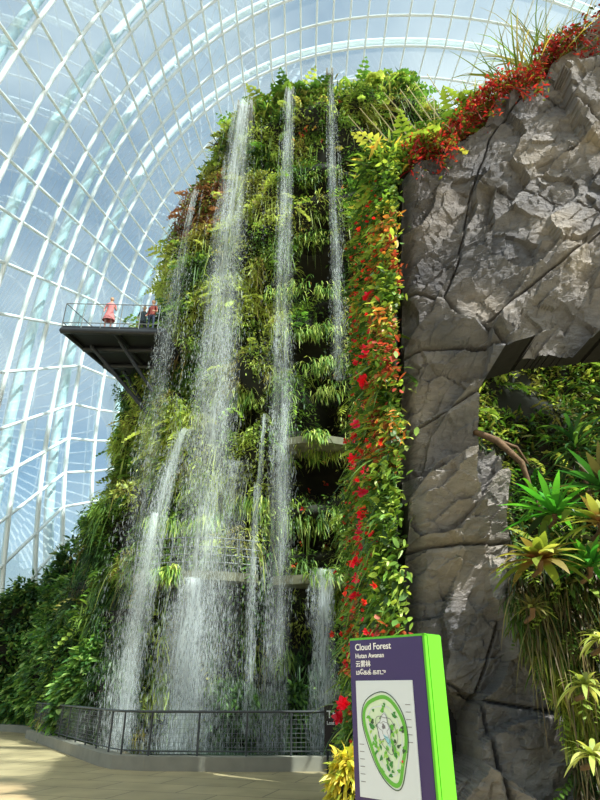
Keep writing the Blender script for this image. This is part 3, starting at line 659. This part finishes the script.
soilc=mesh_from('crest_soil',[(1.7,7.25,9.6),(9,6.2,13.9),(9,6.9,13.9),(1.7,7.9,9.6)],[[0,1,2,3]],None,M_soil)
crest=empty('crest_planting',(3,7.4,10)); par(crest,cf,st,soilc)

# ---------------------------------------------------------------- planted bank seen through the opening
def bank(a,b):
    X=3.9+a*12; Zb=b*(11.5+1.0*np.sin(a*7)); Y=11.2+2.6*b+1.2*np.sin(a*5)
    p=np.stack([X,Y,Zb],-1); p[...,1]-=1.6*(fbm(p*.5,3,70.)-.5); return p
a=np.linspace(0,1,60);b=np.linspace(0,1,50);Aa,Bb=np.meshgrid(a,b); Pg=bank(Aa,Bb); idx=np.arange(3000).reshape(50,60)
F=np.stack([idx[:-1,:-1],idx[:-1,1:],idx[1:,1:],idx[1:,:-1]],-1).reshape(-1,4); bs=mesh_from('bank_soil',Pg,F,None,M_soil,True)
acc=Acc(); n=9000; p=bank(rng.random(n),rng.random(n)); q=fbm(p*.9,2,71.); kk=fbm(p*1.3,2,73.)>.38; p=p[kk];q=q[kk];n=len(p); c=np.where((q>.52)[:,None],pick([BG,YG,MG,OL],n),pick([DG,MG,OL],n)); k=6;m=n*k
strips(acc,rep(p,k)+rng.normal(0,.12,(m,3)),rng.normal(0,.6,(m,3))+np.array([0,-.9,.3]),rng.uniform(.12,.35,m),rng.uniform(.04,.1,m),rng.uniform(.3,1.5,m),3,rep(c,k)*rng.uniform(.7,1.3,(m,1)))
nn=260; p=bank(rng.random(nn),rng.random(nn)); fronds(acc,p,rng.normal(0,.6,(nn,3))+np.array([0,-.8,.6]),rng.uniform(.7,1.3,nn),.22,1.6,pick([BG,MG,YG],nn),9)
bf=acc.build('bank_foliage',M_leaf); bankE=empty('planted_bank',(7,11,0)); par(bankE,bs,bf)

# ---------------------------------------------------------------- epiphyte mound in front of the opening
def rosette(name,x,y,z,n,L,W,pal,tip=None,up=.55,droop=1.1):
    acc=Acc(); th=np.arange(n)*2.399; el=np.linspace(.15,1.3,n)*up*1.6
    D=np.stack([np.cos(th)*np.cos(el),np.sin(th)*np.cos(el),np.sin(el)],-1)
    P_=np.array([x,y,z])+D*.02; ln=L*(1-.35*np.linspace(0,1,n))*rng.uniform(.85,1.1,n); c=pick(pal,n)
    strips(acc,P_,D,ln,W,droop*(1-.5*np.linspace(0,1,n)),8,c,.1,[.8,.85,.95,1,1,.9,.7,.4,.03],.6)
    o=acc.build('rosette_leaves',M_leaf)
    if tip is not None:
        a=o.data.color_attributes['Col']; cc=np.zeros(len(a.data)*4,dtype=np.float32); a.data.foreach_get('color',cc); cc=cc.reshape(n,9,2,4)
        cc[:,:3,:,:3]=cc[:,:3,:,:3]*.5+np.array(tip)*.5; a.data.foreach_set('color',cc.ravel())
    st=tubes('root_stem',[([(x,y,z+.02),(x+.02,y+.08,z-.06),(x,y+.25,z-.1)],[.03,.025,.02])],M_bark)
    e=empty(name,(x,y,z)); par(e,o,st)
def mound(a,b):
    z=b*2.75; X=2.5+.2*np.sin(b*5)+a*3.6; Y=6.45-.85*np.sin(np.clip(a*1.5,0,1)*math.pi*.5)*(1-.3*b)
    p=np.stack([X,Y,z],-1); p[...,1]-=.45*(fbm(p*1.2,3,90.)-.5); p[...,0]-=.4*(fbm(p*1.4,3,91.)-.5); return p
a=np.linspace(0,1,60);b=np.linspace(0,1,60);Aa,Bb=np.meshgrid(a,b); Pg=mound(Aa,Bb)
idx=np.arange(3600).reshape(60,60); F=np.stack([idx[:-1,:-1],idx[:-1,1:],idx[1:,1:],idx[1:,:-1]],-1).reshape(-1,4)
mb_=mesh_from('mound_core',Pg,F,None,M_soil,True)
acc=Acc(); n=11000; p=mound(rng.random(n)**1.3,rng.random(n)); q=fbm(p*1.5,3,93.)
c=np.where((q>.55)[:,None],pick([srgb(140,150,64),srgb(104,128,46)],n),np.where((q>.45)[:,None],pick([srgb(98,100,56),srgb(70,100,40)],n),pick([srgb(80,72,48),srgb(54,74,36)],n)))
k=3;m=n*k
strips(acc,rep(p,k)+rng.normal(0,.04,(m,3)),rng.normal(0,.5,(m,3))+np.array([-.2,-.7,-.1]),rng.uniform(.08,.3,m),rng.uniform(.008,.03,m),rng.uniform(1,3,m),4,rep(c,k)*rng.uniform(.7,1.3,(m,1)))
nn=500; p=mound(rng.random(nn)*.9,rng.uniform(.35,1,nn)); strips(acc,p+np.array([-.05,-.1,0]),rng.normal(0,.2,(nn,3))+np.array([-.15,-.35,-.4]),rng.uniform(.4,1.1,nn),rng.uniform(.006,.014,nn),3.,6,pick([srgb(120,110,68),srgb(90,80,54),srgb(130,130,76)],nn))
nn=160; p=mound(rng.random(nn)**1.4,rng.uniform(.2,1,nn)); fronds(acc,p,rng.normal(0,.5,(nn,3))+np.array([-.3,-.7,.3]),rng.uniform(.25,.55,nn),.25,1.6,pick([BG,MG],nn),8)
nn=420; P_=np.stack([rng.uniform(2.65,6,nn),rng.uniform(6.2,7.2,nn),rng.uniform(2.5,3.1,nn)],-1); k=6; m=nn*k
strips(acc,rep(P_,k)+rng.normal(0,.08,(m,3)),rng.normal(0,.6,(m,3))+np.array([-.1,-.4,.7]),rng.uniform(.15,.45,m),rng.uniform(.03,.09,m),rng.uniform(.5,2,m),4,pick([MG,DG,BG,OL],m))
mf=acc.build('mound_foliage',M_leaf); me_=empty('epiphyte_mound',(4,6.2,0)); par(me_,mb_,mf)
BR=[srgb(128,148,62),srgb(160,170,88),srgb(104,128,52),srgb(118,108,62)]
GB=[srgb(64,144,48),srgb(92,172,62)]; PB=[srgb(186,196,118),srgb(152,172,90)]
rosette('bromeliad',2.35,5.75,2.72,38,.56,.10,BR,srgb(140,56,56),.5,1.2)
rosette('bromeliad',2.85,6.35,3.35,28,.66,.08,GB,None,.7,.7)
rosette('bromeliad',2.8,5.7,2.65,28,.45,.06,[srgb(50,120,40),srgb(80,150,50)],None,.6,1.)
rosette('bromeliad',3.35,6.1,3.55,32,.78,.09,[srgb(44,94,50),srgb(60,120,54),srgb(84,84,56)],None,.6,.8)
rosette('bromeliad',2.95,5.6,3.05,28,.5,.08,BR,srgb(130,56,50),.6,1.)
rosette('bromeliad',2.42,5.45,1.62,26,.34,.045,PB,None,.5,1.6)
rosette('bromeliad',2.62,5.4,1.98,24,.32,.04,PB,None,.4,1.8)
rosette('bromeliad',2.32,5.35,1.12,26,.32,.045,PB,None,.5,1.6)
rosette('bromeliad',2.25,5.9,2.3,22,.28,.03,[srgb(120,130,66),srgb(100,100,56)],None,.5,1.2)
rosette('bromeliad',2.5,5.4,.8,22,.26,.03,GB,None,.5,1.4)
def dracaena(x,y,z0,z1,n,L,W,pal):
    acc=Acc(); th=np.arange(n)*2.399; el=np.linspace(-.3,1.3,n)
    D=np.stack([np.cos(th)*np.cos(el),np.sin(th)*np.cos(el),np.sin(el)],-1); P_=np.array([x,y,z1])+np.stack([0*th,0*th,np.linspace(-.25,0,n)],-1)
    strips(acc,P_,D,L*rng.uniform(.8,1.1,n),W,1.2,8,pick(pal,n),.1); o=acc.build('crown_leaves',M_leaf)
    s=tubes('stem',[([(x,y,z0),(x+.04,y,(z0+z1)/2),(x,y,z1)],.03)],M_bark); e=empty('dracaena',(x,y,z0)); par(e,o,s)
dracaena(3.7,7.2,2.0,4.6,46,.65,.055,[srgb(40,84,44),srgb(54,100,50),srgb(80,120,54)])
dracaena(3.2,7.6,2.0,4.1,40,.5,.045,[srgb(70,146,44),srgb(60,120,44)])
dracaena(4.3,7.1,2.0,5.1,46,.75,.065,[srgb(44,84,44),srgb(70,110,54),srgb(90,80,54)])
dracaena(2.95,7.0,2.0,3.7,34,.42,.045,[srgb(80,140,44),srgb(60,120,44)])

bush('croton_shrub',.5,7.0,.5,.18,.22,.5,1000,.17,.05,[srgb(210,200,74),srgb(180,176,60),srgb(150,166,60),srgb(190,170,60)],True,False,1.0)
bush('fern_shrub',1.15,8.6,.7,.32,.6,1.3,2600,.2,.06,FG+FO[:1],True,False,1.2)

# ---------------------------------------------------------------- information sign
A0=np.array([.300,3.80]); A1=np.array([.670,3.42]); u=nrm(A1-A0); W_=float(np.linalg.norm(A1-A0)); ang=math.atan2(u[1],u[0])
sg=empty('information_sign',(0,0,0)); parts=[]
TK=.14; ZT=1.875
parts.append(boxobj('purple_face',M_purple,W_/2,.012,ZT/2+.02,W_,.024,ZT-.04,0,.003))
parts.append(boxobj('green_body',M_green,W_/2+.008,.024+TK/2,ZT/2,W_+.016,TK,ZT,0,.006))
parts.append(boxobj('green_edge',M_green,W_+.008,.012,ZT/2,.016,.026,ZT,0,.002))
parts.append(boxobj('green_cap',M_green,W_/2+.008,.012,ZT-.006,W_+.016,.026,.014,0,.002))
px0,px1,pz0,pz1=.045,W_-.085,1.08,1.645
parts.append(boxobj('map_panel',M_white,(px0+px1)/2,-.004,(pz0+pz1)/2,px1-px0,.008,pz1-pz0,0,.001))
parts.append(boxobj('plinth',M_dark,W_/2,.1,.02,W_+.08,TK+.1,.04,0,.004))
def flat(name,pts,mat,y):
    me=bpy.data.meshes.new(name); me.from_pydata([(x,y,z) for x,z in pts],[],[list(range(len(pts)))]); me.materials.append(mat); o=bpy.data.objects.new(name,me); COL.objects.link(o); parts.append(o)
mc=((px0+px1)/2+.005,(pz0+pz1)/2)
def blob(cx,cz,rx,rz,rot,wob,seed,n=48):
    r=[]
    for i in range(n):
        t=2*math.pi*i/n; k=1+wob*math.sin(3*t+seed)+wob*.6*math.sin(5*t+seed*2); x=rx*k*math.cos(t)*(1+.25*math.sin(t)); z=rz*k*math.sin(t)
        r.append((cx+x*math.cos(rot)-z*math.sin(rot),cz+x*math.sin(rot)+z*math.cos(rot)))
    return r
mg=[simple('map_ink_%d'%i,c,.5,noise=0) for i,c in enumerate([srgb(50,80,50),srgb(206,226,196),srgb(96,176,56),srgb(50,130,50),srgb(140,200,215),srgb(110,110,116),srgb(150,206,90)])]
def pathribbon(name,pts,w,mat,y):
    V=[];n=len(pts)
    for i,(x,z) in enumerate(pts):
        a=pts[(i-1)%n];b=pts[(i+1)%n]; d=np.array([b[0]-a[0],b[1]-a[1]]); d/=np.linalg.norm(d)+1e-9; V+=[(x-d[1]*w,y,z+d[0]*w),(x+d[1]*w,y,z-d[0]*w)]
    F=[[i*2,i*2+1,((i+1)%n)*2+1,((i+1)%n)*2] for i in range(n)]
    parts.append(mesh_from(name,V,F,None,mat))
flat('map_ground',blob(*mc,.138,.225,.25,.03,1.),mg[1],-.0095)
pathribbon('map_outline',blob(*mc,.142,.232,.25,.03,1.,64),.0025,mg[0],-.0100)
pathribbon('map_ring_planting',blob(*mc,.126,.208,.25,.05,1.,64),.010,mg[2],-.0105)
pathribbon('map_ring_path',blob(mc[0],mc[1],.098,.165,.28,.06,1.4,64),.003,M_white,-.0110)
r2=np.random.default_rng(5)
for i in range(64):
    t=r2.uniform(0,6.28); rr=r2.uniform(.25,1.0); x=.118*rr*math.cos(t); z=.195*rr*math.sin(t); xr=x*math.cos(.25)-z*math.sin(.25); zr=x*math.sin(.25)+z*math.cos(.25)
    flat('map_patch_%d'%i,blob(mc[0]+xr,mc[1]+zr,r2.uniform(.004,.015),r2.uniform(.005,.02),r2.uniform(0,3),.2,i*1.7,20),mg[[2,3,6,2,3,0][i%6]],-.0115-.00002*i)
flat('map_mountain',blob(mc[0]-.01,mc[1]+.04,.045,.064,.2,.2,4.),M_white,-.0130); flat('map_water',blob(mc[0]+.012,mc[1]-.01,.012,.03,.6,.25,2.),mg[4],-.0132)
pathribbon('map_mount_line',blob(mc[0]-.01,mc[1]+.04,.042,.060,.2,.2,4.,40),.0015,mg[5],-.0134)
pathribbon('map_inner_line',blob(mc[0]-.008,mc[1]+.045,.028,.04,.5,.25,1.,40),.0012,mg[5],-.0135)
pathribbon('map_walk_line',blob(mc[0]+.01,mc[1]+.02,.06,.09,.4,.12,2.,40),.0015,mg[5],-.0136)
flat('map_mount_core',blob(mc[0]-.012,mc[1]+.055,.012,.012,.2,.25,3.),mg[5],-.0137)
for i in range(12):
    zz=pz0+.07+.035*(i%6)+(.2 if i<6 else 0); xx=px1-.055 if i<6 else px0+.012
    flat('map_label_%d'%i,[(xx,zz),(xx+.034,zz),(xx+.034,zz+.003),(xx,zz+.003)],mg[5],-.0095)
flat('map_marker',blob(mc[0]+.1,mc[1]-.1,.006,.006,0,0,0,16),simple('map_red',srgb(220,40,60),.5),-.0138)
def text(parent_list,s,x,z,size,mat,y=-.002,extr=.0008):
    cu=bpy.data.curves.new('t','FONT'); cu.body=s; cu.size=size; cu.extrude=extr; cu.materials.append(mat); cu.offset=size*.012
    o=bpy.data.objects.new('lettering',cu); COL.objects.link(o); o.rotation_euler=(math.pi/2,0,0); o.location=(x,y,z); parent_list.append(o)
text(parts,'Cloud Forest',.045,1.808,.050,M_text); text(parts,'Hutan Awanan',.045,1.765,.036,M_text); text(parts,'云雾林',.045,1.72,.038,M_text); text(parts,'மேகக் காடு',.045,1.677,.036,M_text)
for o in parts: o.parent=sg
sg.location=(A0[0],A0[1],0); sg.rotation_euler=(0,0,ang)

ds=[]; ds.append(boxobj('panel',M_black,0,0,.90,.62,.05,.80)); ds.append(boxobj('post_l',M_dark,-.25,.02,.28,.05,.05,.56)); ds.append(boxobj('post_r',M_dark,.25,.02,.28,.05,.05,.56))
text(ds,'The',-.26,1.06,.2,M_text,-.03,.002); text(ds,'Lost World',-.26,.94,.09,M_text,-.03,.002)
e=empty('direction_sign',(0,0,0)); 
for o in ds: o.parent=e
e.location=(.82,13.9,0)

# ---------------------------------------------------------------- light
w=bpy.data.worlds.new('sky'); S.world=w; w.use_nodes=True; nt=w.node_tree; nt.nodes.clear(); N=nt.nodes.new; L=nt.links.new
out=N('ShaderNodeOutputWorld'); bg=N('ShaderNodeBackground'); sky=N('ShaderNodeTexSky'); sky.sky_type='NISHITA'; sky.sun_disc=False; sky.sun_elevation=math.radians(58); sky.sun_rotation=math.radians(135); sky.air_density=.8; sky.dust_density=4.0; sky.ozone_density=1.0
tc=N('ShaderNodeTexCoord'); mp=N('ShaderNodeMapping'); mp.inputs['Scale'].default_value=(1.6,1.6,3); L(tc.outputs['Generated'],mp.inputs[0])
n=N('ShaderNodeTexNoise'); n.inputs['Scale'].default_value=1.6; n.inputs['Detail'].default_value=6; L(mp.outputs[0],n.inputs['Vector'])
r=N('ShaderNodeMapRange'); r.inputs['From Min'].default_value=.38; r.inputs['From Max'].default_value=.66; r.inputs['To Min'].default_value=.05; r.inputs['To Max'].default_value=.8; L(n.outputs['Fac'],r.inputs['Value'])
sc=N('ShaderNodeVectorMath'); sc.operation='MULTIPLY'; sc.inputs[1].default_value=(.21,.24,.215); L(sky.outputs[0],sc.inputs[0])
mx=N('ShaderNodeMix'); mx.data_type='RGBA'; L(r.outputs[0],mx.inputs['Factor']); L(sc.outputs[0],mx.inputs[6]); mx.inputs[7].default_value=(1.0,1.03,1.04,1)
L(mx.outputs[2],bg.inputs[0]); bg.inputs[1].default_value=1.0; L(bg.outputs[0],out.inputs[0])
sl=bpy.data.lights.new('sun','SUN'); sl.energy=10; sl.angle=math.radians(.6); sl.color=(1,.94,.85); so=bpy.data.objects.new('sun',sl); COL.objects.link(so)
sd_=Vector((.47,-.37,.80)); so.rotation_euler=sd_.to_track_quat('Z','Y').to_euler(); so.location=(20,-20,60)

# ---------------------------------------------------------------- camera
cam=bpy.data.cameras.new('camera'); cam.sensor_fit='VERTICAL'; cam.sensor_height=36; cam.lens=26; cam.clip_end=500
co=bpy.data.objects.new('camera',cam); COL.objects.link(co); co.location=(0,0,1.6); co.rotation_euler=(math.radians(90+26.6),0,0); S.camera=co
